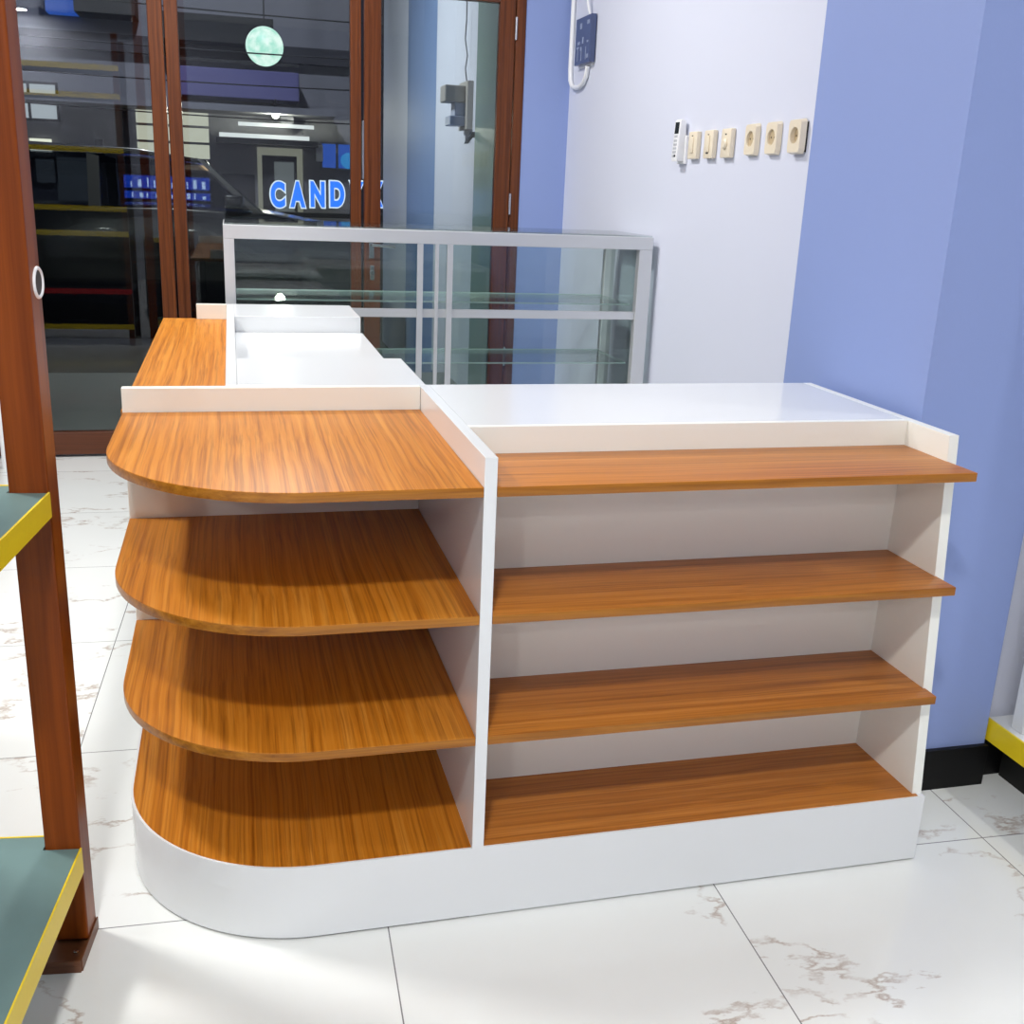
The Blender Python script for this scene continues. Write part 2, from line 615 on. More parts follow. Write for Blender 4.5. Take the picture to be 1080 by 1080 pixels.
# hardware on the right leaf: hinges, lock plates and the flush bolt on the meeting edge
for z in (1.87, 1.14, 0.45):
    bm = new_bm()
    tube(bm, [(0.8675, DY - 0.008, z - 0.045), (0.8675, DY - 0.008, z + 0.045)], 0.006, 12)
    obj('hinge', bm, 'chrome', d4, smooth=True)
bm = new_bm()
box(bm, 0.233, 0.255, DY - 0.006, DY, 0.885, 0.965, 0.002)
hp = obj('lock_plate', bm, 'chrome', d4)
bm = new_bm()
tube(bm, [(0.244, DY - 0.006, 0.945), (0.244, DY - 0.04, 0.945), (0.30, DY - 0.042, 0.943), (0.345, DY - 0.042, 0.94)], 0.007, 10)
obj('lever', bm, 'chrome', hp, smooth=True)
bm = new_bm()
lathe(bm, (0.247, DY, 0.822), (0, -1, 0), [(0.012, 0), (0.012, 0.006), (0.009, 0.009)], 20)
box(bm, 0.238, 0.256, DY - 0.004, DY, 0.79, 0.854, 0.002)
obj('lock_cylinder', bm, 'chrome', d4)
obj('flush_bolt', B(0.2045, 0.2125, DY + 0.006, DY + 0.02, 1.22, 1.46, bev=0.001), 'chrome', d4)

# ------------------------------------------------------------------ display counter
H, Z1, Z2, Z3, Z4, TS = 0.82, 0.7735, 0.5633, 0.3493, 0.1387, 0.0163
XL, D, R1, T, W = -0.570, 0.585, 0.2083, 0.0201, 0.8661
RC = 0.31


def corner_outline(inset=0.0, yb=D, xe=-0.0005):
    x0, y0 = XL + inset, inset
    r = RC - inset
    cx, cy = XL + RC, RC
    pts = [(x0, yb)]
    for k in range(25):
        a = math.pi + (math.pi / 2) * k / 24
        pts.append((cx + r * math.cos(a), cy + r * math.sin(a)))
    pts += [(xe, y0), (xe, yb)]
    return pts


corner = thing('corner_display_shelf', 'rounded white corner display shelf with four teak shelves, at the left end of the counter',
               'shelf', (-0.28, 0.29, 0))
bm = prism(new_bm(), corner_outline(xe=0.0), 'z', 0.004, Z4)
obj('plinth', bm, 'white_laminate', corner, smooth=True)
obj('plinth_shadow_gap', prism(new_bm(), corner_outline(0.004), 'z', 0, 0.004), 'dark_slot', corner)
for z in (Z1, Z2, Z3):
    bm = prism(new_bm(), corner_outline(), 'z', z - TS, z, bev=0.0012, side_index=1)
    obj('shelf', bm, ['teak_y', 'edge_x'], corner, smooth=True)
bm = prism(new_bm(), corner_outline(0.004), 'z', Z4 - 0.002, Z4 + 0.0008)
obj('bottom_shelf', bm, ['teak_y'], corner)
bm = new_bm()
box(bm, XL, -0.0005, D, D + T, 0.0, H, 0.001)
obj('back_panel', bm, 'cream_laminate', corner)

# right-hand unit
unit = thing('display_counter', 'white counter with a broad white top and four long teak shelves, beside the blue pillar',
             'counter', (0.44, 0.3, 0))
bm = new_bm()
prism(bm, [(0.0185, 0), (D + T, 0), (D + T, H), (0, H), (0, Z4 + 0.0002), (0.0185, Z4 + 0.0002)], 'x', 0.0, T, bev=0.0008)
obj('divider_panel', bm, ['white_laminate'], unit)
prof = [(0.0185, 0), (D + T, 0), (D + T, H), (0.083, H), (0.012, Z4 + 0.0002), (0.0185, Z4 + 0.0002)]
bm = prism(new_bm(), prof, 'x', W, W + T, bev=0.0008)
for v in bm.verts:
    v.co.x -= 0.010 * max(0.0, 1 - v.co.z / 0.70)
obj('side_panel', bm, 'cream_laminate', unit)
obj('plinth', B(0.0, 0.878, 0.0, 0.018, 0.004, Z4), 'white_laminate', unit)
for z, ext in ((Z1, 0.0045), (Z2, 0.0008), (Z3, -0.0010)):
    bm = prism(new_bm(), [(T + 0.0005, 0), (W + ext, 0), (W - 0.0006, R1), (T + 0.0005, R1)], 'z', z - TS, z, bev=0.0012, side_index=1)
    obj('shelf', bm, ['teak_x', 'edge_x'], unit, smooth=True)
obj('bottom_shelf', B(T + 0.0005, W - 0.0006, 0.004, R1, Z4 - 0.002, Z4 + 0.0008), 'teak_x', unit)
obj('back_panel', B(T, W, R1, R1 + 0.016, 0.0, H), 'cream_laminate', unit)
obj('countertop', B(T, W, R1 + 0.0160, D + T, H - 0.016, H), 'white_laminate', unit)

# cashier leg running towards the doors
leg = thing('cashier_desk', 'long white cashier desk with a teak ledge along its left side, towards the doors',
            'desk', (-0.28, 1.3, 0))
YA, YB = D + T + 0.0008, 2.04
XR = 0.014
obj('outer_panel', B(-0.55, -0.532, YA, YB, 0, Z1 - TS, bev=0.0008), 'white_laminate', leg)
bm = prism(new_bm(), [(XL - 0.005, YA), (-0.3805, YA), (-0.3805, YB), (XL - 0.005, YB)], 'z', Z1 - TS, Z1, bev=0.0012, side_index=1)
obj('ledge', bm, ['teak_y', 'edge_x'], leg)
obj('riser_panel', B(-0.380, -0.358, YA, YB, 0, H, bev=0.0008), 'white_laminate', leg)
obj('bridge_top', B(-0.3577, XR, YA, 0.944, H - 0.016, H, bev=0.0008), 'white_laminate', leg)
obj('worktop', B(-0.3577, XR, YA, 1.72, Z1 - 0.018, Z1, bev=0.0008), 'white_laminate', leg)
obj('end_box', B(-0.3577, 0.009, 1.72, YB, 0.0, H, bev=0.0008), 'white_laminate', leg)
obj('end_panel', B(-0.473, -0.3805, YB - 0.02, YB + 0.001, Z1 - 0.0, H, bev=0.0008), 'cream_laminate', leg)
obj('inner_panel', B(-0.02, -0.002, YA, 0.944, 0, Z1 - 0.018, bev=0.0008), 'white_laminate', leg)

# ------------------------------------------------------------------ glass showcase behind the counter
case = thing('glass_showcase', 'aluminium-framed glass showcase standing behind the counter against the pale wall', 'showcase', (0.36, 2.36, 0))
CX0, CX1, CY0, CY1, CZT = -0.384, 1.10, 2.15, 2.56, 1.061
for (x0, x1, y0, y1) in ((CX0, CX0 + 0.034, CY0, CY0 + 0.034), (CX1 - 0.05, CX1, CY0, CY0 + 0.034),
                         (CX0, CX0 + 0.034, CY1 - 0.034, CY1), (CX1 - 0.045, CX1 - 0.005, CY1 - 0.034, CY1)):
    obj('corner_post', B(x0, x1, y0, y1, 0.0, CZT - 0.044, bev=0.002), 'aluminium', case)
for (x0, x1, y0, y1) in ((CX0, CX1, CY0, CY0 + 0.034), (CX0, CX1, CY1 - 0.034, CY1),
                         (CX0, CX0 + 0.034, CY0 + 0.034, CY1 - 0.034), (CX1 - 0.034, CX1, CY0 + 0.034, CY1 - 0.034)):
    obj('top_rail', B(x0, x1, y0, y1, CZT - 0.044, CZT, bev=0.002), 'aluminium', case)
obj('top_glass', B(CX0 + 0.004, CX1 - 0.004, CY0 + 0.004, CY1 - 0.004, CZT + 0.0002, CZT + 0.0055, bev=0.001), 'case_glass', case)
obj('middle_rail', B(CX0 + 0.034, CX1 - 0.05, CY0 + 0.012, CY0 + 0.03, 0.769, 0.797, bev=0.001), 'aluminium', case)
for x in (0.251, 0.313, 0.354):
    obj('door_stile', B(x, x + (0.012 if x == 0.313 else 0.020), CY0 + 0.002, CY0 + 0.011, 0.20, CZT - 0.044, bev=0.001), 'aluminium', case)
obj('sliding_pane', B(CX0 + 0.034, 0.274, CY0 + 0.031, CY0 + 0.034, 0.2, CZT - 0.046), 'case_glass', case)
obj('sliding_pane', B(0.356, CX1 - 0.05, CY0 + 0.031, CY0 + 0.034, 0.2, CZT - 0.046), 'case_glass', case)
obj('seal_strip', B(0.60, CX1 - 0.05, CY1 - 0.038, CY1 - 0.0345, CZT - 0.054, CZT - 0.0445), 'dark_slot', case)
obj('back_pane', B(CX0 + 0.034, CX1 - 0.045, CY1 - 0.02, CY1 - 0.015, 0.15, CZT - 0.044), 'case_glass', case)
for x0 in (CX0 + 0.014, CX1 - 0.022):
    obj('end_pane', B(x0, x0 + 0.005, CY0 + 0.036, CY1 - 0.036, 0.15, CZT - 0.044), 'case_glass', case)
for z in (0.60, 0.815):
    rect = [(CX0 + 0.036, CY0 + 0.06), (CX1 - 0.053, CY0 + 0.06), (CX1 - 0.053, CY1 - 0.042), (CX0 + 0.036, CY1 - 0.042)]
    sh = obj('glass_shelf', prism(new_bm(), rect, 'z', z, z + 0.006, side_index=1), ['shelf_glass', 'frosted_edge'], case)
    obj('shelf_rail', B(CX0 + 0.036, CX1 - 0.053, CY1 - 0.041, CY1 - 0.036, z - 0.012, z + 0.008), 'frosted_edge', sh)
obj('base_panel', B(CX0 + 0.004, CX1 - 0.004, CY0 + 0.036, CY1 - 0.036, 0.05, 0.148), 'aluminium', case)

# ------------------------------------------------------------------ wooden-post rack at the left
RKZ = math.radians(-6.9)
rack = thing('wooden_post_rack', 'green-grey shelf rack with yellow lips on a brown wooden post, left foreground', 'rack', (-0.620, 0.045, 0), RKZ)
P = lambda name, bm, m, par=None, **k: obj(name, bm, m, par or rack, local=True, **k)
post = P('post', B(-0.056, -0.002, 0.002, 0.052, 0.018, 2.5, bev=0.0025), 'post_wood')
bm = new_bm()
ring(bm, (-0.0014, 0.036, 1.060), (1, 0, 0), 0.0195, 0.0026)
rim = P('grommet_rim', bm, 'white_plastic', post, smooth=True)
bm = new_bm()
lathe(bm, (-0.0019, 0.036, 1.060), (1, 0, 0), [(0.0195, 0), (0.0195, 0.0008)], 28)
P('grommet_hole', bm, 'dark_slot', rim)
bm = new_bm()
box(bm, -0.062, -0.001, -0.055, 0.053, 0.0, 0.013, 0.001)
box(bm, -0.062, -0.001, -0.055, -0.051, 0.013, 0.022, 0.0008)
box(bm, -0.0018, 0.0008, -0.051, 0.053, 0.0, 0.022, 0.0006)
foot = P('foot_bracket', bm, 'rust_brown', post)
bm = new_bm()
lathe(bm, (-0.016, -0.022, 0.013), (0, 0, 1), [(0.004, 0), (0.004, 0.002), (0.002, 0.003)], 12)
P('screw', bm, 'chrome', foot, smooth=True)
for x in (-0.28,):
    P('post', B(x - 0.056, x, 0.002, 0.066, 0.0, 2.5, bev=0.0025), 'post_wood')
for zt, lip, yf in ((0.189, 0.044, -0.62), (0.771, 0.036, -0.26)):
    out = [(-0.336, yf), (-0.003, yf), (-0.003, 0.0), (-0.058, 0.0), (-0.058, 0.036), (-0.278, 0.036), (-0.278, 0.0), (-0.336, 0.0)]
    s = P('shelf', prism(new_bm(), out, 'z', zt - 0.018, zt, bev=0.0006), 'green_grey_laminate')
    P('side_lip', B(-0.003, 0.0, yf, 0.0015, zt - lip, zt + 0.001, bev=0.0005), 'yellow_paint', s)
    P('back_lip', B(-0.278, -0.058, 0.036, 0.039, zt - 0.030, zt + 0.0012, bev=0.0005), 'yellow_paint', s)
P('darkening_panel', B(-0.335, -0.20, -0.20, -0.18, 0.19, 0.752), 'dark_panel')  # out-of-view dark sheet added to keep the mirrored rack black

# thin white pole between rack and doors, and a tall stock rack farther left (seen mirrored in the door glass)
tag(obj('pole', tube(new_bm(), [(-1.308, 3.18, 0), (-1.308, 3.18, 2.3)], 0.011, 16), 'white_plastic', smooth=True),
    'thin white pole standing on the floor behind the wooden rack post', 'pole')
tall = thing('stock_rack', 'tall dark stock rack with yellow shelf lips, seen mirrored in the left door glass', 'rack', (-1.5, -0.1, 0))
for x in (-2.2, -1.10):
    for y in (-0.5, 0.02):
        obj('post', B(x, x + 0.04, y, y + 0.04, 0, 2.1, bev=0.002), 'door_wood', tall)
for z, k in ((0.15, 'yellow_paint'), (0.40, 'red_paint'), (0.80, 'yellow_paint'), (0.97, 'yellow_paint'), (1.36, 'yellow_paint'), (1.71, 'yellow_paint'), (1.89, 'yellow_paint')):
    s = obj('shelf', B(-2.2, -1.06, -0.46, 0.06, z - 0.02, z), 'dark_panel', tall)
    obj('lip', B(-2.2, -1.06, 0.06, 0.064, z - 0.032, z + 0.004), k, s)
obj('back_panel', B(-2.16, -1.10, -0.22, -0.20, 0.152, 1.33), 'dark_panel', tall)  # dark sheet added so the shelves mirror black in the door glass

# ------------------------------------------------------------------ white rack at the right edge
rr = thing('white_wall_rack', 'white metal wall rack with a yellow base lip, right of the blue pillar', 'rack', (1.6, 0.1, 0))
obj('base_shelf', B(1.205, 2.1, -0.35, 0.246, 0.125, 0.148, bev=0.001), 'white_laminate', rr)
obj('base_lip', B(1.199, 1.204, -0.35, 0.246, 0.100, 0.150, bev=0.0008), 'yellow_paint', rr)
obj('base_kick', B(1.26, 2.1, -0.30, 0.245, 0.0, 0.124), 'dark_panel', rr)
obj('upright', B(1.222, 1.262, 0.160, 0.195, 0.1485, 1.9, bev=0.002), 'white_laminate', rr)
obj('back_panel', B(1.262, 2.1, 0.170, 0.190, 0.1485, 1.9), 'white_laminate', rr)

# ------------------------------------------------------------------ things on the right wall


def wall_box(x, y0, y1, z0, z1, depth, bev):
    return B(x - depth, x, y0, y1, z0, z1, bev=bev)


WG = 'row of cream plates on the pale wall'
sw_specs = ((1.900, 'cream switch plate with one plain rocker, next to the white remote'),
            (1.775, 'cream switch plate with two small dark marks, middle one of the three switches'),
            (1.648, 'cream switch plate with a round knob mark, nearest of the switches to the sockets'))
for i, (yc, lab) in enumerate(sw_specs):
    t = thing('light_switch', lab, 'light switch', (WX, yc, 1.367), group=WG)
    obj('plate', wall_box(WX, yc - 0.034, yc + 0.034, 1.324, 1.409, 0.017, 0.004), 'cream_plastic', t, smooth=True)
    if i < 2:
        r_ = obj('rocker', wall_box(WX - 0.0168, yc - 0.013, yc + 0.013, 1.343, 1.392, 0.004, 0.0015), 'cream_plastic', t, smooth=True)
        obj('mark', wall_box(WX - 0.0165, yc - 0.004, yc + 0.006, 1.394, 1.397, 0.001, 0), 'dark_slot', r_)
        if i == 1:
            obj('mark', wall_box(WX - 0.0165, yc - 0.006, yc + 0.010, 1.338, 1.342, 0.0015, 0), 'dark_slot', r_)
    else:
        bm = new_bm()
        lathe(bm, (WX - 0.0168, yc, 1.364), (-1, 0, 0), [(0.015, 0), (0.015, 0.004), (0.011, 0.008), (0.010, 0.008)], 24)
        r_ = obj('knob', bm, 'cream_plastic', t, smooth=True)
        obj('mark', wall_box(WX - 0.0165, yc - 0.005, yc + 0.005, 1.390, 1.394, 0.001, 0), 'dark_slot', r_)

sock_specs = ((1.487, 'cream wall socket on the pale wall, leftmost of the three sockets'),
              (1.357, 'cream wall socket on the pale wall, middle one of the three sockets'),
              (1.214, 'cream wall socket on the pale wall, rightmost and standing slightly proud of the wall'))
for i, (yc, lab) in enumerate(sock_specs):
    t = thing('wall_socket', lab, 'socket', (WX, yc, 1.37), group=WG)
    dep = 0.016 if i < 2 else 0.022
    # plate with a real round well
    bm = new_bm()
    hw, z0, z1 = 0.044, 1.327, 1.414
    zc = 1.374
    seg = 32
    xf = WX - dep
    R_ = 0.0215
    circ = [bm.verts.new((xf, yc + R_ * math.cos(2 * math.pi * k / seg), zc + R_ * math.sin(2 * math.pi * k / seg))) for k in range(seg)]
    ringo, ringb = [], []
    for k in range(seg):
        a = 2 * math.pi * k / seg
        c, s = math.cos(a), math.sin(a)
        q = min(0.0325 / abs(c) if abs(c) > 1e-6 else 9, (0.039 if s > 0 else 0.043) / abs(s) if abs(s) > 1e-6 else 9)
        ringo.append(bm.verts.new((xf, yc + q * c, zc + q * s)))
        q2 = q * 1.09
        ringb.append(bm.verts.new((WX - 0.001 if i < 2 else WX - 0.006, yc + q2 * c, zc + q2 * s)))
    bott = [bm.verts.new((WX - 0.004, v.co.y, v.co.z)) for v in circ]
    for k in range(seg):
        n = (k + 1) % seg
        bm.faces.new((circ[k], circ[n], ringo[n], ringo[k]))
        bm.faces.new((ringo[k], ringo[n], ringb[n], ringb[k]))
        bm.faces.new((circ[n], circ[k], bott[k], bott[n]))
    bm.faces.new(ringb)
    bmesh.ops.recalc_face_normals(bm, faces=bm.faces)
    obj('plate', bm, 'cream_plastic', t)
    bm = new_bm()
    lathe(bm, (WX - 0.0075, yc, zc), (-1, 0, 0), [(0.0208, 0), (0.0208, 0.002)], 28)
    w_ = obj('well', bm, 'cream_recess', t)
    for dy in (-0.0095, 0.0095):
        bm = new_bm()
        lathe(bm, (WX - 0.0094, yc + dy, zc), (-1, 0, 0), [(0.0028, 0), (0.0028, 0.0006)], 12)
        obj('pin_hole', bm, 'dark_slot', w_)
    if i == 2:
        obj('mounting_box', wall_box(WX, yc - 0.033, yc + 0.033, 1.332, 1.408, 0.008, 0), 'dark_slot', t)

# air-conditioner remote in its wall holder
rm = thing('remote_control', 'white air-conditioner remote with a dark display, hung on the wall left of the switches', 'remote control', (WX, 2.000, 1.38))
out = [(WX - 0.006, 1.318), (WX - 0.034, 1.318), (WX - 0.036, 1.33), (WX - 0.030, 1.446), (WX - 0.024, 1.450), (WX - 0.010, 1.446), (WX - 0.004, 1.36)]
obj('body', prism(new_bm(), out, 'y', 1.977, 2.025, bev=0.0025), 'white_plastic', rm, smooth=True)
tilt = lambda z: WX - 0.036 + (z - 1.33) / (1.446 - 1.33) * 0.006
bm = prism(new_bm(), [(tilt(1.405) - 0.0008, 1.405), (tilt(1.441) - 0.0008, 1.441), (tilt(1.441) + 0.003, 1.441), (tilt(1.405) + 0.003, 1.405)], 'y', 1.985, 2.018)
obj('display', bm, 'lcd_dark', rm)
for r_i, z in enumerate((1.393, 1.379, 1.367, 1.355, 1.343, 1.331)):
    for c_i in range(2 if r_i else 1):
        y0 = 1.989 + c_i * 0.015 if r_i else 1.991
        wdt = 0.011 if r_i else 0.022
        bm = prism(new_bm(), [(tilt(z) - 0.0012, z), (tilt(z) - 0.0012, z + 0.007), (tilt(z) + 0.002, z + 0.007), (tilt(z) + 0.002, z)], 'y', y0, y0 + wdt)
        obj('button', bm, 'grey_button' if not (r_i == 5 and c_i == 0) else 'lcd_dark', rm)
obj('wall_holder', B(WX - 0.0105, WX, 1.969, 2.033, 1.31, 1.40, bev=0.002), 'white_plastic', rm)

# dark electronics board with its white conduit
sb = thing('switchboard', 'dark blue electrical board with white markings, high on the pale wall', 'switchboard', (WX, 3.11, 1.81))
obj('board', B(WX - 0.028, WX - 0.004, 3.01, 3.215, 1.722, 1.905, bev=0.002), 'switchboard_blue', sb)
obj('backing', B(WX - 0.008, WX, 3.03, 3.20, 1.712, 1.898), 'white_plastic', sb)
for (y0, y1, z0, z1) in ((3.03, 3.06, 1.87, 1.885), (3.13, 3.155, 1.86, 1.882), (3.10, 3.118, 1.80, 1.825), (3.15, 3.178, 1.80, 1.812),
                         (3.035, 3.055, 1.80, 1.808), (3.125, 3.14, 1.775, 1.79), (3.16, 3.19, 1.785, 1.792), (3.03, 3.05, 1.74, 1.755)):
    obj('marking', B(WX - 0.0292, WX - 0.0278, y0, y1, z0, z1), 'switchboard_light', sb)
for y in (3.06, 3.12, 3.17):
    obj('rib', B(WX - 0.0295, WX - 0.0278, y, y + 0.006, 1.735, 1.785), 'switchboard_light', sb)
bm = new_bm()
pts = [(WX - 0.011, 3.325, 2.80), (WX - 0.011, 3.325, 1.95), (WX - 0.011, 3.322, 1.72), (WX - 0.011, 3.312, 1.672), (WX - 0.011, 3.285, 1.648), (WX - 0.011, 3.24, 1.638),
       (WX - 0.011, 3.18, 1.636), (WX - 0.011, 3.125, 1.648), (WX - 0.011, 3.09, 1.675), (WX - 0.011, 3.075, 1.712)]
tube(bm, pts, 0.010, 12)
obj('conduit', bm, 'white_plastic', sb, smooth=True)
bm = new_bm()
tube(bm, [(WX - 0.014, 3.07, 1.906), (WX - 0.02, 3.075, 1.93), (WX - 0.024, 3.09, 1.97), (WX - 0.02, 3.07, 2.03), (WX - 0.012, 3.08, 2.10), (WX - 0.01, 3.08, 2.8)], 0.005, 10)
obj('cable', bm, 'white_plastic', sb, smooth=True)

# ------------------------------------------------------------------ outside: porch, street, facade
PO = DY + 0.14
struct('ground_porch', B(-4.5, 1.4, DY + 0.08, 5.6, -0.08, -0.012), 'porch_floor')
struct('ground_street', B(-9, 9, 5.6, 15, -0.33, -0.25), 'asphalt')
struct('wall_porch', B(1.02, 1.2, PO + 0.02, 6.10, -0.08, 3.3), 'wall_pale')
struct('wall_porch_stripe', B(1.02, 1.2, 6.10, 7.35, -0.3, 3.3), 'wall_slate_blue')
struct('wall_porch_end', B(1.02, 1.2, 7.35, 8.75, -0.3, 3.3), 'wall_pale')
tag(obj('tall_panel', B(0.995, 1.019, PO + 0.03, 4.72, -0.012, 3.0, bev=0.003), 'green_wall'),
    'tall pale green glossy panel against the porch wall, just outside the right door', 'panel')

mt = thing('electric_meter', 'grey electricity meter box on a board on the porch wall, seen through the right door', 'meter', (1.02, 5.0, 1.65))
obj('board', B(0.985, 1.02, 4.9, 5.14, 1.525, 1.79, bev=0.003), 'meter_grey', mt)
obj('meter_body', B(0.862, 0.985, 4.95, 5.10, 1.672, 1.765, bev=0.008), 'meter_grey', mt)
obj('breaker', B(0.925, 0.985, 4.96, 5.08, 1.60, 1.671, bev=0.003), 'switchboard_light', mt)
obj('terminal_cover', B(0.895, 0.985, 4.95, 5.10, 1.545, 1.598, bev=0.006), 'switchboard_light', mt)
bm = prism(new_bm(), [(1.02, 1.505), (0.985, 1.505), (0.95, 1.44), (0.962, 1.44), (0.99, 1.475), (1.02, 1.475)], 'y', 4.74, 4.80)
obj('lever_handle', bm, 'lcd_dark', mt)
bm = new_bm()
tube(bm, [(1.0, 5.0, 1.79), (0.99, 5.0, 1.86), (1.0, 5.0, 1.93), (0.985, 5.0, 2.02), (0.99, 5.0, 2.12), (0.985, 5.0, 3.2)], 0.004, 8)
tag(obj('meter_cable', bm, 'cable_grey'), 'thin grey cable hanging down the porch wall to the meter', 'cable')

# ---- car parked outside
car = thing('parked_car', 'black van-like car parked outside the doors, its windscreen sloping to the right', 'car', (-1.9, 7.6, -0.25))
YN, YF = 6.80, 8.30
low = [(-4.05, 0.10), (-4.12, 0.45), (-4.05, 0.92), (-0.75, 0.98), (-0.10, 0.955), (0.45, 0.86), (0.62, 0.72), (0.66, 0.30), (0.58, 0.08),
       (0.42, 0.06), (0.34, 0.27), (0.13, 0.38), (-0.10, 0.27), (-0.18, 0.04), (-2.60, 0.02), (-2.68, 0.27), (-2.90, 0.38), (-3.12, 0.27), (-3.20, 0.05)]
obj('body', prism(new_bm(), low, 'y', YN, YF, bev=0.03), 'car_black', car, smooth=True)
roof = [(-3.95, 1.30), (-3.7, 1.355), (-2.2, 1.40), (-1.0, 1.375), (-0.52, 1.315), (-0.50, 1.285), (-1.0, 1.335), (-2.2, 1.36), (-3.7, 1.315), (-3.93, 1.26)]
obj('roof', prism(new_bm(), roof, 'y', YN + 0.12, YF - 0.12, bev=0.008), 'car_black', car, smooth=True)
for yy in (YN + 0.03, YF - 0.07):
    for (xb, xt, wd) in ((-0.13, -0.53, 0.06), (-1.25, -1.25, 0.08), (-2.55, -2.6, 0.08), (-3.98, -3.92, 0.10)):
        bm = prism(new_bm(), [(xb, 0.95), (xb - wd, 0.95), (xt - wd, 1.33), (xt, 1.31)], 'y', yy, yy + 0.04)
        # lean the pillars inwards to the roof
        for v in bm.verts:
            k = (v.co.z - 0.95) / 0.38
            v.co.y += (0.09 if yy < 7.5 else -0.09) * k
        obj('pillar', bm, 'car_trim', car)
    pane = [(-0.22, 0.955), (-1.24, 0.96), (-1.24, 1.33), (-0.60, 1.30)], [(-1.33, 0.96), (-2.54, 0.95), (-2.59, 1.345), (-1.33, 1.345)], [(-2.64, 0.95), (-3.94, 0.93), (-3.88, 1.30), (-2.68, 1.34)]
    for pp in pane:
        bm = prism(new_bm(), pp, 'y', yy + 0.015, yy + 0.02)
        for v in bm.verts:
            k = (v.co.z - 0.95) / 0.38
            v.co.y += (0.09 if yy < 7.5 else -0.09) * k
        obj('side_window', bm, 'car_glass', car)
bm = prism(new_bm(), [(-0.12, 0.962), (-0.14, 0.962), (-0.54, 1.305), (-0.52, 1.31)], 'y', YN + 0.16, YF - 0.16)
obj('windscreen', bm, 'car_glass', car)
for y in (YN - 0.01, YF - 0.19):
    for x in (0.13, -2.90):
        bm = new_bm()
        lathe(bm, (x, y, 0.05), (0, 1, 0), [(0.20, 0.0), (0.27, 0.015), (0.30, 0.05), (0.30, 0.15), (0.27, 0.19), (0.20, 0.2)], 32)
        wl = obj('wheel', bm, 'tyre', car, smooth=True)
        bm = new_bm()
        lathe(bm, (x, y - 0.004 if y < 7 else y + 0.196, 0.05), (0, 1, 0), [(0.05, 0), (0.17, 0.004), (0.17, 0.008)], 24)
        obj('hubcap', bm, 'chrome', wl, smooth=True)
bm = new_bm()
box(bm, -0.40, -0.26, YN - 0.16, YN - 0.02, 0.98, 1.08, 0.02)
obj('wing_mirror', bm, 'car_black', car, smooth=True)

# ---- lit sign across the street, and a glowing stand-in for neon reflected in the car


def text_mesh(txt, size, extrude, offset=0.0):
    cu = bpy.data.curves.new('t', 'FONT')
    cu.body = txt
    cu.size = size
    cu.extrude = extrude
    cu.offset = offset
    o = bpy.data.objects.new('t', cu)
    COL.objects.link(o)
    dg = bpy.context.evaluated_depsgraph_get()
    me = bpy.data.meshes.new_from_object(o.evaluated_get(dg))
    b = bmesh.new()
    b.from_mesh(me)
    bpy.data.meshes.remove(me)
    bpy.data.objects.remove(o)
    bpy.data.curves.remove(cu)
    return b


def place_text(b, x0, x1, y, z0, z1, grow=0.0):
    xs = [v.co.x for v in b.verts]
    ys = [v.co.y for v in b.verts]
    ax, bx, ay, by = min(xs), max(xs), min(ys), max(ys)
    x0, x1, z0, z1 = x0 - grow, x1 + grow, z0 - grow, z1 + grow
    for v in b.verts:
        X = x0 + (v.co.x - ax) / (bx - ax) * (x1 - x0)
        Z = z0 + (v.co.y - ay) / (by - ay) * (z1 - z0)
        v.co = (X, y - v.co.z, Z)
    bmesh.ops.recalc_face_normals(b, faces=b.faces)
    return b


SY = 9.3
sign = thing('lit_sign', 'blue lit letters with white outlines reading CAND on a dark rail across the street', 'sign', (0.6, SY, 0.92))
pitch = 0.187
for i, ch in enumerate('CANDYX'):
    x0 = 0.008 + i * pitch
    w_ = 0.158 if ch != 'A' else 0.168
    if ch == 'A':
        x0 -= 0.006
    tilt_z = 0.030 * i / 4
    b_ = place_text(text_mesh(ch, 0.3, 0.012, 0.030), x0, x0 + w_, SY, 0.930 + tilt_z, 1.192 + tilt_z)
    lt = obj('letter_outline', b_, 'glow_white', sign)
    b_ = place_text(text_mesh(ch, 0.3, 0.012, 0.016), x0 + 0.012, x0 + w_ - 0.012, SY - 0.014, 0.942 + tilt_z, 1.180 + tilt_z)
    obj('letter_face', b_, 'glow_blue', lt)
obj('rail', B(0.0, 1.14, SY - 0.02, SY + 0.02, 0.86, 0.905, bev=0.004), 'car_trim', sign)
for x in (0.1, 1.04):
    obj('stand', B(x, x + 0.03, SY - 0.015, SY + 0.015, -0.25, 0.86), 'car_trim', sign)

refl = thing('reflection_board', 'blue glowing two-row panel added behind the car, standing in for neon reflected in its windows', 'sign', (-0.9, 9.0, 1.1))  # added glowing panel imitating the neon reflection in the car windows
obj('reflection_casing', B(-1.30, -0.50, 9.0, 9.05, 0.965, 1.20, bev=0.006), 'car_trim', refl)
obj('stand', B(-0.93, -0.87, 9.01, 9.04, -0.25, 0.965), 'car_trim', refl)  # stand of the added reflection panel
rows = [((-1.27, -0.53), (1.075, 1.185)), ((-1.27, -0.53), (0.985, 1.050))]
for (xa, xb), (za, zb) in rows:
    rw = obj('reflection_row', B(xa, xb, 8.992, 8.999, za, zb), 'glow_reflection', refl)
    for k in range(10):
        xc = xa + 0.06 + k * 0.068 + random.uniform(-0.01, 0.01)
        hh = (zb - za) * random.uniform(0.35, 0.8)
        obj('white_stroke', B(xc, xc + random.choice((0.012, 0.03)), 8.988, 8.9915, za + 0.01, za + 0.01 + hh), 'glow_reflection_white', rw)

